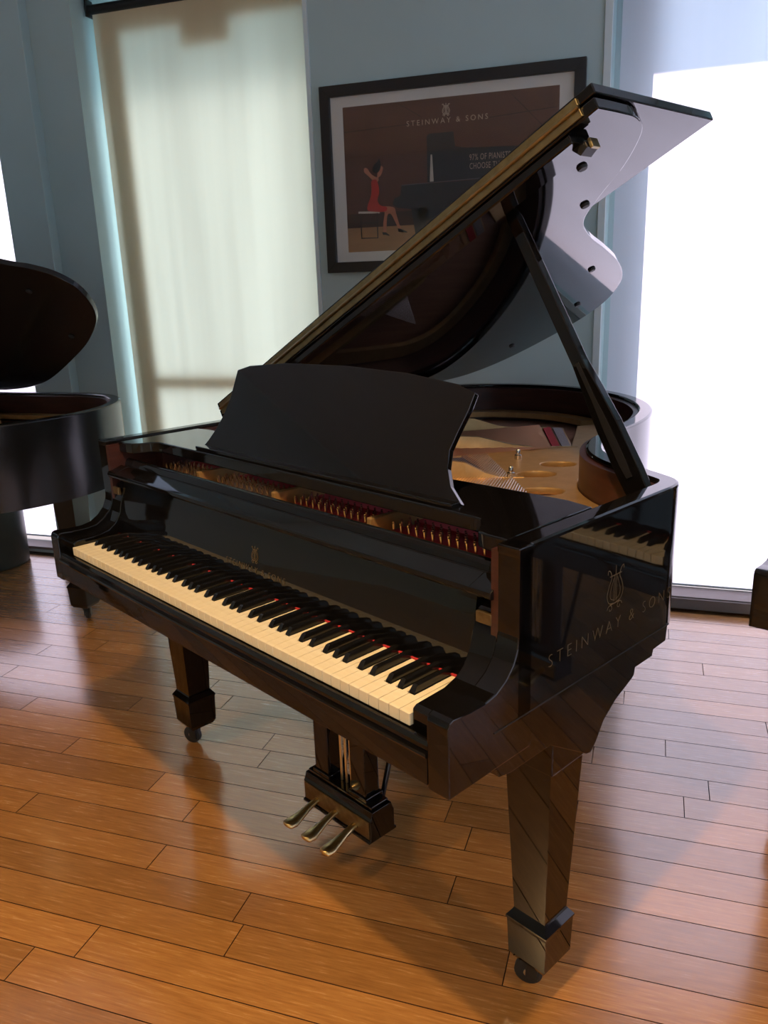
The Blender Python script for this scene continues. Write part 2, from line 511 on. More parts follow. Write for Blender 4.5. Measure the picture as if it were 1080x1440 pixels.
def added_side_window():  # unseen window added in the right wall as fill light
    bm = bmesh.new(); a, b, z0, z1 = W4
    for p, q_, r, s in ((a, a+.05, z0, z1), (b-.05, b, z0, z1), (a+.05, b-.05, z0, z0+.05), (a+.05, b-.05, z1-.05, z1)):
        bm_box(bm, RX1+.205, RX1+.25, p, q_, r, s)
    w = structure(add('window_4', to_mesh(bm), M['frame_dark']))
    add('pane', box(RX1+.222, RX1+.228, a+.05, b-.05, z0+.05, z1-.05), M['pane'], w)
added_side_window()
def blind(op, x0, x1, mat, label, zb, zt=2.55):
    t = empty('roller_blind', (0, 0, 0)); tag(t, label, 'blind')
    t.location = ((x0+x1)/2, WY+.115, 0)
    hw = (x1-x0)/2
    bm = bmesh.new(); n = 30
    top = []; bot = []
    for i in range(n+1):
        x = -hw + 2*hw*i/n
        wv = .0015*sin(9*x+1)
        bot.append((x, wv, zb)); top.append((x, 0, zt))
    fr = [[bm.verts.new(p) for p in bot], [bm.verts.new(p) for p in top]]
    for i in range(n):
        bm.faces.new((fr[0][i], fr[0][i+1], fr[1][i+1], fr[1][i]))
    add('fabric', to_mesh(bm), mat, t, 60)
    add('roller_tube', tube([(-hw-.01, 0, zt+.012), (hw+.01, 0, zt+.012)], .02, 14), M['dark_edge'], t, 40)
    add('bottom_bar', box(-hw, hw, -.005, .005, zb-.010, zb, .002), M['trim'], t)
    for s in (-1, 1):
        add('end_bracket', box(s*(hw+.012)-.004, s*(hw+.012)+.004, -.03, .02, zt-.02, zt+.05, .002), M['dark_edge'], t)
    return t
blind(W1, -3.40, -2.115, M['blind_white'], 'white translucent roller blind in the window behind the satin black piano', .06)
blind(W2, -1.605, -.556, M['blind_mid'], 'cream translucent roller blind in the narrow window beside the framed poster', .06, 2.565)
blind(W3, .694, 2.72, M['blind_white'], 'bright white sunlit roller blind behind the raised lid and prop', .066)

sb_ = blind(W4, -2.03, 2.03, M['blind_white'], 'wide white roller blind on the added, unseen fill window in the side wall', .082)
sb_.location = (RX1+.115, (W4[0]+W4[1])/2, 0); sb_.rotation_euler = (0, 0, radians(-90))
# ceiling downlights
for i, (lx, ly) in enumerate(((-1.68, -1.43), (.42, -.95), (-1.76, -3.5), (.5, -3.4), (2.6, -1.2), (2.6, -3.4))):
    t = empty('downlight', (lx, ly, CZ))
    tag(t, ('round warm recessed ceiling downlight reflected in the poster mat corner',
            'round warm recessed ceiling downlight over the floor before the ivory keyboard',
            'round warm recessed ceiling downlight reflected above the printed pianist',
            'round warm recessed ceiling downlight in the far row behind the keyboard lamp',
            'round warm recessed ceiling downlight over the piano with its lid down',
            'round warm recessed ceiling downlight in the far corner by the right wall')[i], 'light', 'warm ceiling downlights')
    bm = bmesh.new()
    me = lathe([(.062, -.001), (.085, -.001), (.088, -.006), (.084, -.012), (.064, -.012), (.062, -.006)], 28)
    add('trim_ring', me, M['trim'], t, 40)
    add('lens', lathe([(.061, -.001), (.061, -.004), (.03, -.0055)], 28), M['lamp'], t, 40)
    ld = bpy.data.lights.new('downlight_lamp', 'SPOT'); ld.energy = LAMP_W*(1.45 if i == 1 else .85); ld.color = (1.0, .64, .29)
    ld.spot_size = radians(118); ld.spot_blend = .5; ld.shadow_soft_size = .04
    lo = bpy.data.objects.new('downlight_lamp', ld); COL.objects.link(lo); lo.parent = t; lo.location = (0, 0, -.03)

# ------------------------------------------------------------------ framed poster
def poster():
    X0, X1, Z0, Z1 = -.475, .582, 1.408, 2.130
    yb = WY
    t = empty('framed_poster', (0, 0, 0)); t.location = ((X0+X1)/2, WY, Z0)
    ox, oz = (X0+X1)/2, Z0
    tag(t, 'black framed concert poster of a pianist in red on the blue grey wall', 'poster')
    fwid, dp = .042, .028
    def P(x, z): return (x-ox, z-oz)
    def quad(name, poly, d, mat, parent, th=.0006):
        return add(name, prism([P(*p) for p in poly], 'y', -d-th, -d), mat, parent)
    for nm, poly in (('frame_rail', [(X0, Z1), (X1, Z1), (X1-fwid, Z1-fwid), (X0+fwid, Z1-fwid)]), ('frame_rail', [(X0, Z0), (X0+fwid, Z0+fwid), (X1-fwid, Z0+fwid), (X1, Z0)]),
                     ('frame_stile', [(X0, Z0), (X0, Z1), (X0+fwid, Z1-fwid), (X0+fwid, Z0+fwid)]), ('frame_stile', [(X1, Z0), (X1-fwid, Z0+fwid), (X1-fwid, Z1-fwid), (X1, Z1)])):
        add(nm, prism([P(*p) for p in poly], 'y', -dp, 0, .002), M['poster_frame'], t)
    quad('mat_board', [(X0+.03, Z0+.03), (X1-.03, Z0+.03), (X1-.03, Z1-.03), (X0+.03, Z1-.03)], .006, M['paper'], t, .004)
    ix0, ix1, iz0, iz1 = -.381, .486, 1.489, 2.048
    def pm(name, c, r=.8): return noise_color(new_mat(name, c, r), tuple(v*.85 for v in c), tuple(v*1.12 for v in c), (4, 4, 30))
    brown = pm('print_brown', (.090, .034, .022)); floorc = pm('print_floor', (.30, .16, .07)); navy = pm('print_navy', (.016, .018, .024)); seam = pm('print_seam', (.035, .014, .010))
    shad = pm('print_shadow', (.045, .020, .014))
    skin = pm('print_skin', (.42, .16, .09)); red = pm('print_red', (.42, .025, .018)); pale = pm('print_pale', (.50, .45, .38)); lett = pm('print_lettering', (.42, .34, .28)); dark = pm('print_dark', (.015, .010, .010))
    pr = quad('print', [(ix0, iz0), (ix1, iz0), (ix1, iz1), (ix0, iz1)], .0100, brown, t)
    quad('print_floor', [(ix0, iz0), (ix1, iz0), (ix1, 1.585), (ix0, 1.585)], .0106, floorc, pr)
    quad('print_backdrop_shadow', [(ix0, 1.585), (ix1, 1.585), (ix1, 1.64), (ix0, 1.64)], .0106, shad, pr)
    for a, b in (((-.15, 2.045), (-.05, 1.985)), ((.30, 2.04), (.42, 1.92)), ((-.38, 1.955), (-.05, 1.965)), ((.22, 1.96), (.48, 1.975)), ((.42, 1.92), (.48, 1.85))):
        d = Vector((b[0]-a[0], b[1]-a[1])).normalized()*.0016
        quad('panel_seam', [(a[0]-d.y, a[1]+d.x), (b[0]-d.y, b[1]+d.x), (b[0]+d.y, b[1]-d.x), (a[0]+d.y, a[1]-d.x)], .0106, seam, pr)
    # printed concert grand
    quad('printed_lid', [(-.030, 1.742), (-.030, 1.915), (-.018, 1.922), (.078, 1.922), (.085, 1.868), (.13, 1.860), (.22, 1.856), (.36, 1.85), (.45, 1.82), (.47, 1.75), (.44, 1.742)], .0112, navy, pr)
    quad('printed_case', [(-.180, 1.668), (-.172, 1.69), (-.145, 1.70), (-.140, 1.738), (.45, 1.742), (.46, 1.66), (.10, 1.655), (-.02, 1.60), (-.06, 1.60), (-.09, 1.645), (-.16, 1.655)], .0112, navy, pr)
    for q_ in ([(-.10, 1.65), (-.02, 1.65), (-.05, 1.55), (-.085, 1.55)], [(.36, 1.66), (.42, 1.66), (.405, 1.55), (.38, 1.55)]):
        quad('printed_piano_leg', q_, .0112, navy, pr)
    quad('printed_prop', [(-.020, 1.745), (-.004, 1.745), (-.009, 1.845), (-.015, 1.845)], .0118, pale, pr)
    quad('printed_highlight', [(-.14, 1.738), (.20, 1.744), (.20, 1.7465), (-.14, 1.7405)], .0118, new_mat('print_grey', (.12, .12, .13), .8), pr)
    quad('printed_bench', [(-.330, 1.649), (-.236, 1.645), (-.236, 1.637), (-.330, 1.641)], .0112, pale, pr)
    quad('printed_bench_frame', [(-.322, 1.641), (-.318, 1.641), (-.318, 1.545), (-.250, 1.543), (-.250, 1.64), (-.246, 1.64), (-.246, 1.54), (-.322, 1.541)], .0114, dark, pr)
    quad('printed_bench_rail', [(-.322, 1.605), (-.246, 1.603), (-.246, 1.60), (-.322, 1.602)], .0116, dark, pr)
    # printed pianist, flat ink on paper
    dress = catmull([(-.268, 1.762), (-.248, 1.768), (-.238, 1.745), (-.236, 1.715), (-.244, 1.69), (-.232, 1.668), (-.205, 1.660), (-.212, 1.643), (-.26, 1.645), (-.288, 1.652), (-.286, 1.675), (-.274, 1.70), (-.268, 1.73)], 4, True)
    quad('printed_dress', dress, .0124, red, pr)
    legs = catmull([(-.225, 1.662), (-.195, 1.662), (-.172, 1.655), (-.166, 1.635), (-.156, 1.60), (-.146, 1.572), (-.155, 1.570), (-.17, 1.60), (-.188, 1.632), (-.203, 1.628), (-.208, 1.59), (-.212, 1.558), (-.222, 1.558), (-.222, 1.60), (-.215, 1.64), (-.235, 1.645)], 3, True)
    quad('printed_legs', legs, .0118, skin, pr)
    arm = catmull([(-.262, 1.766), (-.282, 1.785), (-.298, 1.800), (-.296, 1.815), (-.283, 1.812), (-.272, 1.795), (-.256, 1.782), (-.236, 1.776), (-.222, 1.79), (-.216, 1.812), (-.226, 1.818), (-.232, 1.806), (-.240, 1.792), (-.236, 1.765), (-.25, 1.758)], 3, True)
    quad('printed_arms', arm, .0118, skin, pr)
    hair = catmull([(-.262, 1.806), (-.252, 1.826), (-.238, 1.835), (-.232, 1.846), (-.226, 1.832), (-.226, 1.812), (-.236, 1.796), (-.252, 1.793)], 4, True)
    quad('printed_hair', hair, .0130, dark, pr)
    for q_ in ([(-.228, 1.563), (-.212, 1.562), (-.196, 1.550), (-.198, 1.547), (-.214, 1.552), (-.224, 1.552)], [(-.160, 1.575), (-.146, 1.572), (-.120, 1.560), (-.120, 1.556), (-.145, 1.560), (-.158, 1.562)]):
        quad('printed_shoe', q_, .0124, dark, pr)
    def wm(x, z, d): return frame_matrix((x-ox, -d, z-oz), (1, 0, -.0), (0, 0, 1))
    words('printed_letter', 'STEINWAY & SONS', .028, wm(.052, 1.964, .0126), lett, pr, 1.45)
    add('printed_emblem', lyre_mesh(.048, wm(.050, 2.002, .0126), .0028), lett, pr)
    words('printed_letter', '97% OF PIANISTS\nCHOOSE THE', .032, wm(.142, 1.806, .0126) @ Matrix.Diagonal((.62, 1, 1, 1)), lett, pr, 1.1, align='LEFT')
    add('glass', box(X0+.036-ox, X1-.036-ox, -.0185, -.0165, .036, Z1-Z0-.036), M['pane'], t)
poster()

# ------------------------------------------------------------------ grand piano
W = 0.7066
ZT = 0.984
outline = [(W, .165), (W, .30), (W, .45), (W, .585), (.7045, .655), (.685, .698), (.645, .722), (.586, .748), (.50, .79), (.43, .852), (.378, .94), (.350, 1.03),
           (.330, 1.12), (.312, 1.22), (.275, 1.33), (.215, 1.44), (.12, 1.545), (.00, 1.625), (-.14, 1.675), (-.28, 1.69), (-.42, 1.665), (-.55, 1.605), (-.645, 1.515), (-.695, 1.40),
           (-W, 1.28), (-W, 1.0), (-W, .7), (-W, .4), (-W, .165)]
OUT = catmull([(x, y if y < 1.15 else 1.15+(y-1.15)*1.09) for x, y in outline], 6)
def offset_path(path, d):
    res = []; n = len(path)
    for i, p in enumerate(path):
        a = Vector(path[max(i-1, 0)]); b = Vector(path[min(i+1, n-1)])
        t = (b-a).normalized(); nrm = Vector((-t.y, t.x))      # path runs counter-clockwise: left normal points inwards
        q_ = Vector(p) + nrm*d
        res.append((q_.x, q_.y))
    return res
def strip_solid(path, profile):           # profile: (inward offset, z) closed loop
    offs = {}
    for d, z in profile:
        if d not in offs: offs[d] = offset_path(path, d)
    n = len(path)
    return loft([[(*offs[d][i], z) for d, z in profile] for i in range(n)])

def copy_tree(o, parent, skip=(), swap=None):
    c = o.copy(); COL.objects.link(c); c.parent = parent
    if swap and c.type == 'MESH' and c.material_slots and c.material_slots[0].material == swap[0]:
        c.material_slots[0].link = 'OBJECT'; c.material_slots[0].material = swap[1]
    for ch in [x for x in o.children if x.name.split('.')[0] not in skip]:
        copy_tree(ch, c, skip, swap)
    return c

HZ = .989                                  # lid hinge height
def lid_point(phi, u, y, w): return Vector((-W + u*cos(phi) - w*sin(phi), y, HZ + u*sin(phi) + w*cos(phi)))

def lid_prop(root, phi, base, u, y):
    top = lid_point(phi, u, y, -.004); base = Vector(base)
    d = (top-base); Lg = d.length; d.normalize()
    wide = d.cross(Vector((0, 1, 0))).normalized(); thick = wide.cross(d).normalized()
    m = Matrix((wide, thick, d)).transposed().to_4x4(); m.translation = base
    poly = [(-.022, -.02), (.022, -.02), (.026, .06), (.025, .16), (.019, .24), (.014, .30), (.013, Lg-.02), (.009, Lg), (-.009, Lg), (-.013, Lg-.02), (-.013, .30), (-.019, .24), (-.025, .16), (-.026, .06)]
    me = prism(poly, 'y', -.011, .011, .002); me.transform(m)
    p = add('lid_prop', me, M['black'], root)
    slot = [(-.006, .05), (.006, .05), (.0085, .08), (.008, .15), (.0045, .22), (.004, .30), (-.004, .30), (-.0045, .22), (-.008, .15), (-.0085, .08)]
    me = prism(slot, 'y', -.0135, .0135); me.transform(m)
    s = add('prop_slot', me, M['dark_edge'], p); s['label'] = 'dark inset short stick in the prop'
    return p

def build_piano():
    R = empty('grand_piano')
    blk = M['black']
    # case
    rim = add('rim', strip_solid(OUT, [(0, .695), (0, ZT-.006), (.0015, ZT-.002), (.006, ZT), (.036, ZT), (.040, ZT-.003), (.041, ZT-.006), (.041, .695)]), blk, R, 14)
    add('inner_rim', strip_solid(OUT, [(.0411, .72), (.0411, ZT-.010), (.055, ZT-.012), (.055, .72)]), M['mahogany'], R, 14)
    bands = add('rim_band', strip_solid(OUT[12:-12], [(.006, .662), (.006, .694), (.05, .694), (.05, .662)]), blk, R, 40)
    armp = [(0, .634), (0, .752), (.004, .761), (.012, .764), (.05, .7605), (.085, .760), (.110, .765), (.134, .779), (.152, .798), (.162, .820), (.1665, .848), (.168, .90), (.168, .955), (.164, .972), (.163, ZT), (.20, ZT), (.20, .634)]
    for s in (-1, 1):
        x0, x1 = sorted((s*W, s*(W-.043)))
        add('arm', prism(armp, 'x', x0, x1, .0025), blk, R, 12)
        chk = [(.022, .70), (.022, .742), (.030, .747), (.095, .749), (.122, .757), (.142, .772), (.156, .795), (.164, .825), (.178, .86), (.195, .880), (.262, .880), (.262, .70)]
        a, b = sorted((s*.6135, s*(W-.0435)))
        add('cheek_block', prism(chk, 'x', a, b, .002), blk, R, 12)
        skirt = [(.10, .66), (.10, .634), (.115, .628), (.121, .613), (.15, .607), (.26, .606), (.375, .535), (.39, .532), (.405, .545), (.43, .58), (.47, .607), (.525, .628), (.533, .633), (.536, .648), (.60, .648), (.604, .661), (.652, .663), (.656, .696), (.10, .70)]
        a, b = sorted((s*(W-.002), s*(W-.05)))
        add('side_skirt', prism(skirt, 'x', a, b, .0015), blk, R, 12)
        rail = [(.0, .664), (.64, .690), (.64, .692), (.0, .666)]
        a, b = sorted((s*(W+.0005), s*(W-.004)))
        a2, b2 = sorted((s*(W+.0012), s*(W-.004)))
        add('side_moulding', prism([(.105, .6985), (.655, .6985), (.655, .7005), (.105, .7005)], 'x', a2, b2), M['dark_edge'], R)
    add('keybed', box(-W+.044, W-.044, .012, .56, .634, .695, .002), blk, R)
    add('belly_rail', box(-W+.05, W-.05, .50, .56, .695, .86, .002), blk, R)
    add('key_slip', prism([(0, .640), (0, .690), (.003, .694), (.003, .704), (.006, .712), (.012, .713), (.0145, .708), (.0145, .640)], 'x', -W+.0435, W-.0435, .001), blk, R, 12)
    add('key_slip_bead', prism([(-.003, .687), (-.004, .690), (-.003, .694), (.004, .694), (.004, .687)], 'x', -W+.0436, W-.0436), blk, R)
    # keys
    KW = 1.225/52; K0 = -.6125; zk = .7338; yk = .0169; yb = .160
    blacks_after = {0: 1, 2: 1, 3: 1, 5: 1, 6: 1}     # A C D F G (index within A..G)
    off = {0: .0035, 2: -.0035, 3: .0035, 5: -.0040, 6: 0.0}
    has_l = lambda i: i > 0 and ((i-1) % 7) in blacks_after
    has_r = lambda i: i < 51 and (i % 7) in blacks_after
    cache = {}
    for i in range(52):
        key = (i % 7 if 0 < i < 51 else ('e', i))
        if key not in cache:
            g = .0007; hw = KW/2-g; l = -hw; r = hw
            lb = -KW/2 + .0082 + off.get((i-1) % 7, 0) if has_l(i) else l
            rb = KW/2 - .0082 + off.get(i % 7, 0) if has_r(i) else r
            poly = [(l, yk), (r, yk), (r, .064)]
            if has_r(i): poly += [(rb, .064)]
            poly += [(rb, yb), (lb, yb)]
            if has_l(i): poly += [(lb, .064)]
            poly += [(l, .064)]
            cache[key] = prism(poly, 'z', zk-.021, zk, .0006, 1)
            cache[key].materials.append(M['ivory'])
        o = bpy.data.objects.new('white_key', cache[key]); COL.objects.link(o); o.parent = R
        o.location = (K0 + (i+.5)*KW, 0, 0)
    wb, wt = .0062, .0048
    bk = loft([[(-wb, .066, zk-.012), (wb, .066, zk-.012), (wb, yb, zk-.012), (-wb, yb, zk-.012)],
               [(-wb, .067, zk+.001), (wb, .067, zk+.001), (wb, yb, zk+.001), (-wb, yb, zk+.001)],
               [(-wt, .074, zk+.0105), (wt, .074, zk+.0105), (wt, yb, zk+.0105), (-wt, yb, zk+.0105)],
               [(-wt*.8, .077, zk+.0120), (wt*.8, .077, zk+.0120), (wt*.8, yb, zk+.0120), (-wt*.8, yb, zk+.0120)]])
    bk.materials.append(M['ebony_key'])
    for i in range(51):
        if i % 7 in blacks_after:
            o = bpy.data.objects.new('black_key', bk); COL.objects.link(o); o.parent = R
            o.location = (K0 + (i+1)*KW + off[i % 7], 0, 0)
    add('key_frame', box(-.6125, .6125, .02, .26, .696, .7122), M['dark_edge'], R)
    f = add('nameboard_felt', box(-.6125, .6125, .1535, .1570, .7340, .7368), M['red_felt'], R); f['label'] = 'thin red felt strip behind the keys'
    # fallboard
    fb = [(.1575, .7370), (.1605, .757), (.166, .80), (.172, .845), (.1765, .872), (.1785, .887), (.160, .8885), (.1555, .894), (.1565, .902), (.164, .905), (.196, .916), (.199, .911), (.206, .912), (.209, .922), (.213, .929), (.221, .931), (.228, .928), (.231, .918), (.231, .88), (.205, .84), (.190, .737)]
    F = add('fallboard', prism(fb, 'x', -.6130, .6130, .0008), blk, R, 12)
    for s_ in (-1, 1):
        a_, b_ = sorted((s_*.6132, s_*.657))
        add('fallboard_end', prism(fb[5:19], 'x', a_, b_, .0008), blk, R, 12)
    ey = Vector((0, .0055, .043)).normalized()
    def fm(x, t):                          # t: metres up the fallboard face
        p = Vector((x, .1605, .757)) + ey*t + Vector((0, -.0006, .0))
        return frame_matrix(p, (1, 0, 0), ey)
    words('fallboard_letter', 'STEINWAY & SONS', .020, fm(0, .022), M['gold_leaf'], F, 1.35, .0002, thin=.0004)
    add('fallboard_emblem', lyre_mesh(.040, fm(0, .056), .0016), M['gold_leaf'], F)
    for s in (-1, 1):
        h = add('fallboard_hinge', box(s*.637-.016, s*.637+.016, .163, .172, .842, .862, .002), M['old_brass'], R); h['label'] = 'small brass fallboard pivot plate'
    # pin block, tuning pins, front of the plate
    add('pin_block_plate', box(-.64, .64, .262, .47, .872, .884, .002), M['gold_plate'], R)
    for s, (xa, xb) in enumerate(((-.62, -.40), (-.38, -.08), (-.06, .24), (.26, .60))):
        add('pin_felt', box(xa, xb, .296, .302 if s < 2 else .374, .8842, .8872), M['red_felt'], R)
        add('string_felt', box(xa, xb, .380, .408, .8845, .894), M['red_felt'], R)
    bm = bmesh.new()
    for xa, xb in ((-.62, -.40), (-.38, -.08), (-.06, .24), (.26, .60)):
        n = int((xb-xa)/.0105)
        for i in range(n):
            for rrow in range(3):
                x = xa + (i+.5+.25*rrow)*(xb-xa)/n; yv = .312 + rrow*.022 + (i % 2)*.010
                bm_tube(bm, [(x, yv, .884), (x, yv-.003, .907)], .0024, 6)
    tp = add('tuning_pins', to_mesh(bm), M['steel'], R); tp['kind'] = 'stuff'
    for x0, x1 in ((-.39, -.36), (-.07, -.04), (.25, .28), (.612, .63)):
        add('plate_strut', prism([(x0, .27), (x0+.014, .27), (x1+.014, .52), (x1, .52)], 'z', .8845, .922, .003), M['gold_plate'], R)
    # soundboard, plate, strings
    inn = offset_path(OUT, .056); inn = [p for p in inn if p[1] > .45]
    sb = inn + [(-W+.056, .46), (W-.056, .46)]
    add('soundboard', prism(sb, 'z', .845, .856), M['soundboard'], R)
    def el(cx, cy, a, b, ang, n=24):
        ca, sa = cos(ang), sin(ang)
        return [(cx+a*cos(2*pi*k/n)*ca-b*sin(2*pi*k/n)*sa, cy+a*cos(2*pi*k/n)*sa+b*sin(2*pi*k/n)*ca) for k in range(n)][::-1]
    ins = offset_path(OUT, .060)
    right = [p for p in ins if p[1] > .50 and p[0] > -.02 and p[1] < 1.63]
    plate_outer = right + [(-.06, 1.50), (.10, 1.225), (.075, 1.17), (-.03, 1.07), (-.10, .97), (.02, .90), (.10, .83), (.10, .70), (.02, .60), (.02, .50)]
    holes = [el(.205, 1.00, .050, .036, .72), el(.225, .875, .052, .038, .70), el(.335, .745, .054, .040, .70), el(.45, .64, .045, .034, .6)]
    add('plate', plate_mesh(plate_outer, holes, .874, .892, .004), M['gold_plate'], R, 40)
    leftr = [p for p in ins if p[1] > .50 and p[0] < -.06]
    leftr2 = [p for p in offset_path(OUT, .115) if p[1] > .50 and p[0] < -.10]
    add('plate_rim', prism(leftr + [(-W+.06, .50), (-W+.115, .50)] + leftr2[::-1], 'z', .874, .892), M['gold_plate'], R)
    add('plate_web', prism([(-.62, .47), (.62, .47), (.62, .53), (-.62, .53)], 'z', .874, .890, .003), M['gold_plate'], R)
    def fin(p0, p1, w0, w1, h0, h1, prof):   # upright strut between two plan points with a humped top profile
        p0 = Vector(p0); p1 = Vector(p1); d = p1-p0; L = d.length; d.normalize(); nn = Vector((-d.y, d.x))
        secs = []
        for t, h in prof:
            c = p0 + d*L*t; w = w0+(w1-w0)*t
            a = c+nn*w; b = c-nn*w
            zt_ = h0 + h
            secs.append([(a.x, a.y, .872), (b.x, b.y, .872), (c.x-nn.x*w*.45, c.y-nn.y*w*.45, zt_), (c.x+nn.x*w*.45, c.y+nn.y*w*.45, zt_)])
        return loft(secs)
    hump = [(0, .050), (.35, .052), (.62, .050), (.70, .045), (.80, .020), (.88, .010), (1, .009)]
    add('plate_strut', fin((-.56, .56), (.12, 1.22), .013, .020, .884, .9, hump), M['gold_plate'], R)
    add('plate_strut', fin((-.67, .85), (-.13, 1.42), .012, .018, .884, .9, hump), M['gold_plate'], R)
    add('plate_strut', fin((-.16, .53), (.22, .83), .014, .018, .884, .9, hump), M['gold_plate'], R)
    for cx, cy in ((.085, .985), (.195, .81)):
        add('plate_nose_bolt', lathe([(.010, .891), (.010, .903), (.006, .905), (.006, .916), (.004, .919)], 12), M['steel'], R, 40).location = (cx, cy, 0)
        
    for ch in list(R.children):
        pass
    bm = bmesh.new()
    for k in range(34):                      # bass strings, running to the tail
        t = k/33
        a = Vector((-.60+.34*t, .50, .905)); b = Vector((-.160+.235*t, 1.425-.270*t, .895))
        bm_tube(bm, [a, b], .0016-.0005*t, 4, False)
    so = add('bass_strings', to_mesh(bm), M['copper'], R); so['kind'] = 'stuff'
    bm = bmesh.new()
    for k in range(90):
        t = k/89
        a = Vector((-.22+.82*t, .47, .896)); b = Vector((-.50+.62*t+.40*t*t, 1.38-.60*t-.24*t*t, .886)) if t < .35 else Vector((-.50+.62*t+.40*t*t+.02, 1.38-.60*t-.24*t*t, .8945))
        bm_tube(bm, [a, b], .0006, 3, False)
    so = add('steel_strings', to_mesh(bm), M['steel'], R); so['kind'] = 'stuff'
    bp = [(-.17, 1.415), (-.10, 1.475), (.11, 1.215), (.065, 1.145)]
    add('hitch_plate', prism(bp, 'z', .866, .886, .003), M['gold_plate'], R)
    fq = lambda a, b: [(bp[0][0]*(1-a)*1+bp[3][0]*a, bp[0][1]*(1-a)+bp[3][1]*a)]
    def band(s0, s1, inset0=0.0, inset1=1.0):
        A, B, C, D = (Vector(p) for p in bp)
        lo = lambda s, t: (A.lerp(B, t)).lerp(D.lerp(C, t), s)
        return [tuple(lo(.06, s0)), tuple(lo(.94, s0)), tuple(lo(.94, s1)), tuple(lo(.06, s1))]
    fe = add('hitch_felt', prism(band(.25, .52), 'z', .8865, .892), M['red_felt'], R); fe['label'] = 'red felt under the bass string ends'
    add('bass_bridge', prism(catmull([(-.30, 1.32), (-.18, 1.33), (-.05, 1.22), (.03, 1.10), (.05, 1.12), (-.02, 1.24), (-.15, 1.36), (-.29, 1.36)], 4, True), 'z', .856, .892), M['soundboard'], R, 40)
    add('hitch_weave', prism(band(.60, .92), 'z', .8865, .890), M['grey_felt'], R)
    for k in range(22):                      # damper heads
        t = k/21
        o = add('damper', box(-.010, .010, -.020, .020, .898, .914, .002), M['dark_edge'], R) if k == 0 else None
        if k == 0: d0 = o
        else:
            o = d0.copy(); COL.objects.link(o)
        o.location = (-.52+.80*t, .60+.02*t, 0)
    # music shelf and desk
    sp = [(-.657, .197), (-.615, .198), (-.592, .205), (-.578, .225), (-.570, .248), (-.552, .260), (-.53, .262), (.53, .262), (.552, .260), (.570, .248), (.578, .225), (.592, .205), (.615, .198), (.657, .197), (.657, .44), (.60, .452), (.45, .448), (.30, .44), (-.30, .44), (-.45, .448), (-.60, .452), (-.657, .44)]
    S = add('music_shelf', prism(sp, 'z', .952, .9795, .003), blk, R, 12)
    for s in (-1, 1):
        add('shelf_runner', box(min(s*.615, s*.655), max(s*.615, s*.655), .300, .46, .885, .9515, .002), M['mahogany'], R)
    D = .045
    shape = [(-.432, 0), (-.418, .018), (-.400, .050), (-.386, .090), (-.380, .130), (-.384, .175), (-.387, .208), (-.34, .222), (-.20, .236), (0, .241), (.20, .236), (.34, .222), (.387, .208), (.384, .175), (.374, .130), (.368, .095), (.376, .060), (.395, .028), (.432, 0)]
    m = frame_matrix((D, .302, .980), (1, 0, 0), Vector((0, .095, .19)))
    me = prism(shape, 'z', -.007, .007, .002); me.transform(m)
    dk = add('music_desk', me, blk, R, 12)
    add('desk_ledge', box(D-.43, D+.43, .272, .296, .9797, .988, .002), blk, R)
    add('desk_hinge', box(D-.42, D+.42, .2965, .2995, .9797, .986), M['brass_dull'], R)
    # lid: its own frame, hinge line along the spine
    lid = add('lid', None or prism(*lid_outline()), blk, R, 12)
    return R, lid

def lid_outline():
    YH = .56
    poly = catmull([(1.430, YH), (1.430, .64), (1.425, .70), (1.395, .765), (1.301, .850), (1.192, .915), (1.094, .990), (1.025, 1.12), (.965, 1.281), (.892, 1.46), (.806, 1.616), (.704, 1.727), (.597, 1.797), (.465, 1.826), (.30, 1.812), (.15, 1.765), (.05, 1.68), (.01, 1.57), (0, 1.45)], 5) + [(0, YH)]
    return poly, 'z', 0.0, .022, .0025

def lid_extras(lid, YH=.56):
    blk = M['black']
    fl = add('lid_flap', box(.0, 1.435, YH, YH+.449, .0255, .0455, .0025), blk, lid)
    h = add('long_hinge', box(.015, 1.400, YH-.004, YH+.0, .006, .040, .0006), M['brass_dull'], lid); h['label'] = 'long brass hinge along the lid front'
    add('hinge_barrel', tube([(.015, YH-.006, .0235), (1.400, YH-.006, .0235)], .0042, 8), M['brass_dull'], lid, 60)
    bt = add('lid_batten', box(.10, 1.36, YH+.004, YH+.075, -.018, -.0002, .003), blk, lid)
    br = add('prop_cup', box(1.372, 1.379, YH+.035, YH+.060, -.034, -.016, .001), M['brass_dull'], lid)
    add('catch_block', prism([(1.340, -.017), (1.371, -.017), (1.371, -.030), (1.352, -.036)], 'y', YH+.030, YH+.066, .001), M['dark_edge'], lid); br['label'] = 'small brass catch under the lid corner'
    for u, y in ((1.28, .72), (1.13, .66), (1.16, .90), (.86, 1.36), (.62, 1.62), (.30, 1.64)):
        o = add('rubber_bumper', lathe([(.009, -.006), (.011, -.003), (.011, 0)], 14), M['rubber'], lid, 40)
        o.location = (u, y, 0)

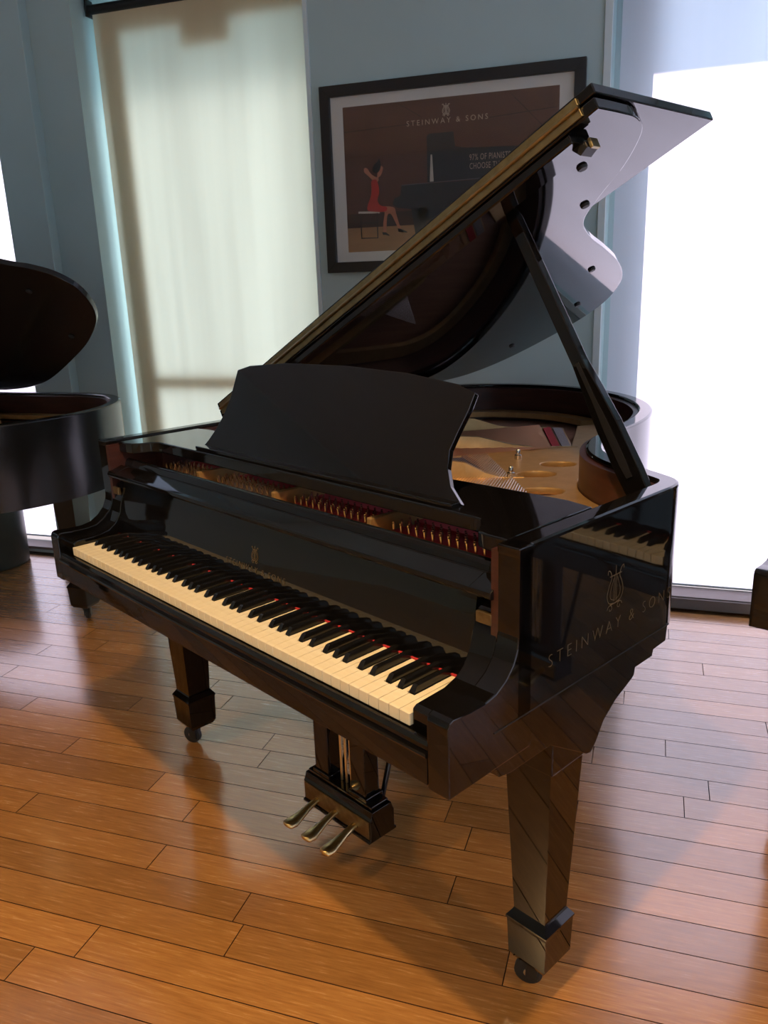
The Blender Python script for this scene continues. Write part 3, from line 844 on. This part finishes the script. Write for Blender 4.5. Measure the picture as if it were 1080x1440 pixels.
def leg(root, x, y, ztop):
    hw0, hw1 = .050, .036
    def ring(h, z): return [(-h, -h, z), (h, -h, z), (h, h, z), (-h, h, z)]
    secs = [ring(hw0, ztop), ring(hw0, ztop-.002), ring(hw1, .190), ring(.038, .186), ring(.0475, .172), ring(.0475, .168), ring(.046, .166), ring(.0455, .162), ring(.043, .085), ring(.036, .072)]
    lg = add('leg', loft(secs), M['black'], root)
    lg.location = (x, y, 0)
    add('leg_socket', box(-.056, .056, -.056, .056, ztop, .636, .003), M['black'], lg)
    fork = bmesh.new()
    bm_tube(fork, [(0, 0, .073), (0, 0, .058)], .016, 12)
    bm_box(fork, -.024, .0, -.014, -.009, .018, .062); bm_box(fork, -.024, .0, .009, .014, .018, .062); bm_box(fork, -.024, .012, -.014, .014, .056, .062)
    c = add('caster_fork', to_mesh(fork), M['dark_edge'], lg)
    c.rotation_euler = (0, 0, radians(25))
    w = add('caster_wheel', lathe([(.006, -.0085), (.024, -.0085), (.0285, -.006), (.0290, 0), (.0285, .006), (.024, .0085), (.006, .0085)], 22, 'y'), M['rubber'], lg, 40)
    w.location = (-.020*cos(radians(25)), -.020*sin(radians(25)), .029); w.rotation_euler = (0, 0, radians(25))
    h = add('wheel_hub', lathe([(.002, -.0105), (.009, -.0102), (.010, -.0085), (.010, .0085), (.009, .0102), (.002, .0105)], 12, 'y'), M['steel'], lg, 40)
    h.location = w.location; h.rotation_euler = w.rotation_euler
    return lg

def lyre(root, cx, y0):
    blk = M['black']
    L = add('pedal_lyre', prism([(y0, .092), (y0, .098), (y0+.006, .100), (y0+.006, .150), (y0+.010, .158), (y0+.014, .172), (y0+.076, .172), (y0+.080, .158), (y0+.084, .150), (y0+.084, .100), (y0+.09, .098), (y0+.09, .092)], 'x', cx-.125, cx+.125, .0012), blk, root)
    add('top_moulding', box(cx-.118, cx+.118, y0+.018, y0+.072, .172, .182, .002), blk, L)
    for s in (-1, 1):
        add('lyre_post', box(cx+s*.068-.026, cx+s*.068+.026, y0+.022, y0+.068, .182, .634, .003), blk, L)
        add('post_base', box(cx+s*.068-.032, cx+s*.068+.032, y0+.018, y0+.073, .182, .194, .002), blk, L)
        add('lyre_brace', tube([(cx+s*.075, y0+.086, .13), (cx+s*.075, y0+.25, .634)], .007, 8), blk, L, 60)
    for k in (-1, 0, 1):
        add('pedal_rod', tube([(cx+k*.018, y0+.045, .172), (cx+k*.018, y0+.045, .634)], .0032, 8), M['brass'], L, 60)
    p = add('pedal_plate', box(cx-.121, cx+.121, y0+.0035, y0+.0062, .102, .149, .001), M['old_brass'], L); p['label'] = 'dull brass plate on the pedal box front'
    for k in (-1, 0, 1):
        path = [(0, .02, .118), (0, -.005, .117), (0, -.030, .110), (0, -.055, .101), (0, -.075, .096), (0, -.092, .097), (0, -.098, .099)]
        hw = [.008, .0090, .0105, .0150, .0195, .0180, .008]
        th = [.007, .007, .0075, .0085, .0095, .0085, .004]
        secs = []
        for (x, yy, z), a, b in zip(path, hw, th):
            secs.append([(cx+k*.071+a*cos(2*pi*j/12), y0+yy, z+b*sin(2*pi*j/12)) for j in range(12)])
        add('pedal', loft(secs), M['brass'], root, 60)
    return L

R, lid = build_piano()
# dampers made above carry no parent when copied from the first: attach the strays
for o in list(COL.objects):
    if o.name.startswith('damper') and o.parent is None: o.parent = R
lid.location = (-W, 0, HZ)
lid_extras(lid)
PHI = radians(27.3)
lid.rotation_euler = (0, -PHI, 0)
for x, y, zt in ((.643, .331, .532), (-.643, .331, .560), (-.40, 1.45, .60)):
    leg(R, x, y, zt)
for s in (-1, 1):
    pass
tl = add('tail_leg_beam', box(-.58, .12, 1.39, 1.51, .637, .70, .003), M['black'], R)
add('back_beam', box(-.10, -.02, .55, 1.42, .70, .78, .003), M['mahogany'], R)
lyre(R, .055, .300)
sm = frame_matrix((W+.0007, .448, .768), (0, 1, 0), (0, 0, 1))
words('side_letter', 'STEINWAY & SONS', .034, sm, M['gold_leaf'], R, 1.50, .0002, thin=.0011)
add('side_emblem', lyre_mesh(.088, frame_matrix((W+.0007, .443, .838), (0, 1, 0), (0, 0, 1)), .0016), M['gold_leaf'], R)

# right-hand neighbour: same make, lid down
P2 = copy_tree(R, None, skip=('side_letter', 'side_emblem', 'plate_nose_bolt'))
P2.location = from_piano(1.474, .964); P2.rotation_euler = (0, 0, radians(-28+6))
for ch in P2.children:
    if ch.name.startswith('lid') and not ch.name.startswith('lid_'): ch.rotation_euler = (0, 0, 0); ch.location.z = ZT + .002
# left-hand neighbour: satin black, tail towards the main piano
P3 = copy_tree(R, None, skip=('side_letter', 'side_emblem', 'music_desk', 'desk_ledge', 'desk_hinge', 'side_moulding', 'lid_flap', 'long_hinge', 'hinge_barrel', 'lid_batten', 'lid'), swap=(M['black'], M['satin']))
P3.location = (-2.845, .93, 0); P3.rotation_euler = (0, 0, radians(-90)); P3.scale = (1, 1, .957)
PHI3 = radians(40)
lid3 = add('lid', prism(catmull([(1.42, .10), (1.42, .45), (1.40, .72), (1.25, .92), (1.10, 1.10), (.98, 1.33), (.85, 1.60), (.82, 1.69), (.77, 1.77), (.68, 1.81), (.54, 1.775), (.39, 1.64), (.25, 1.46), (.10, 1.24), (.03, 1.08), (0, .92)], 5) + [(0, .10)], 'z', 0, .022, .0025), M['satin'], P3, 12)
lid3.location = (-W, 0, HZ); lid3.rotation_euler = (0, -PHI3, 0)
for u, y in ((.70, 1.60), (.42, 1.58), (1.15, .90)):
    o = add('rubber_bumper', lathe([(.009, -.006), (.011, -.003), (.011, 0)], 14), M['rubber'], lid3, 40); o.location = (u, y, 0)
R.rotation_euler = (0, 0, -TH)
lid_prop(R, PHI, (.652, .628, .950), 1.130, .665)
pr3 = lid_prop(P3, PHI3, (.652, .60, .950), 1.12, .66)
tag(R, 'polished black grand piano with raised lid, music desk and open ivory keyboard', 'piano')
tag(P3, 'satin black grand piano with its rounded tail beside the cream blind', 'piano')
tag(P2, 'black grand piano with closed lid, its arm corner before the bright white blind', 'piano')

# round bin by the far window
b = empty('round_bin', (-2.375, 1.845, 0)); tag(b, 'dark grey round bin on the floor behind the satin black piano', 'bin')
add('bin_body', lathe([(.160, 0), (.168, .01), (.172, .44), (.173, .45), (.168, .452), (.160, .03)], 40), noise_color(new_mat('bin_grey', (.05, .055, .05), .4), (.04, .045, .042), (.06, .066, .06), (9, 9, 9)), b, 40)
add('bin_rim', lathe([(.170, .44), (.177, .44), (.179, .45), (.177, .458), (.170, .458)], 40), M['dark_edge'], b, 40)
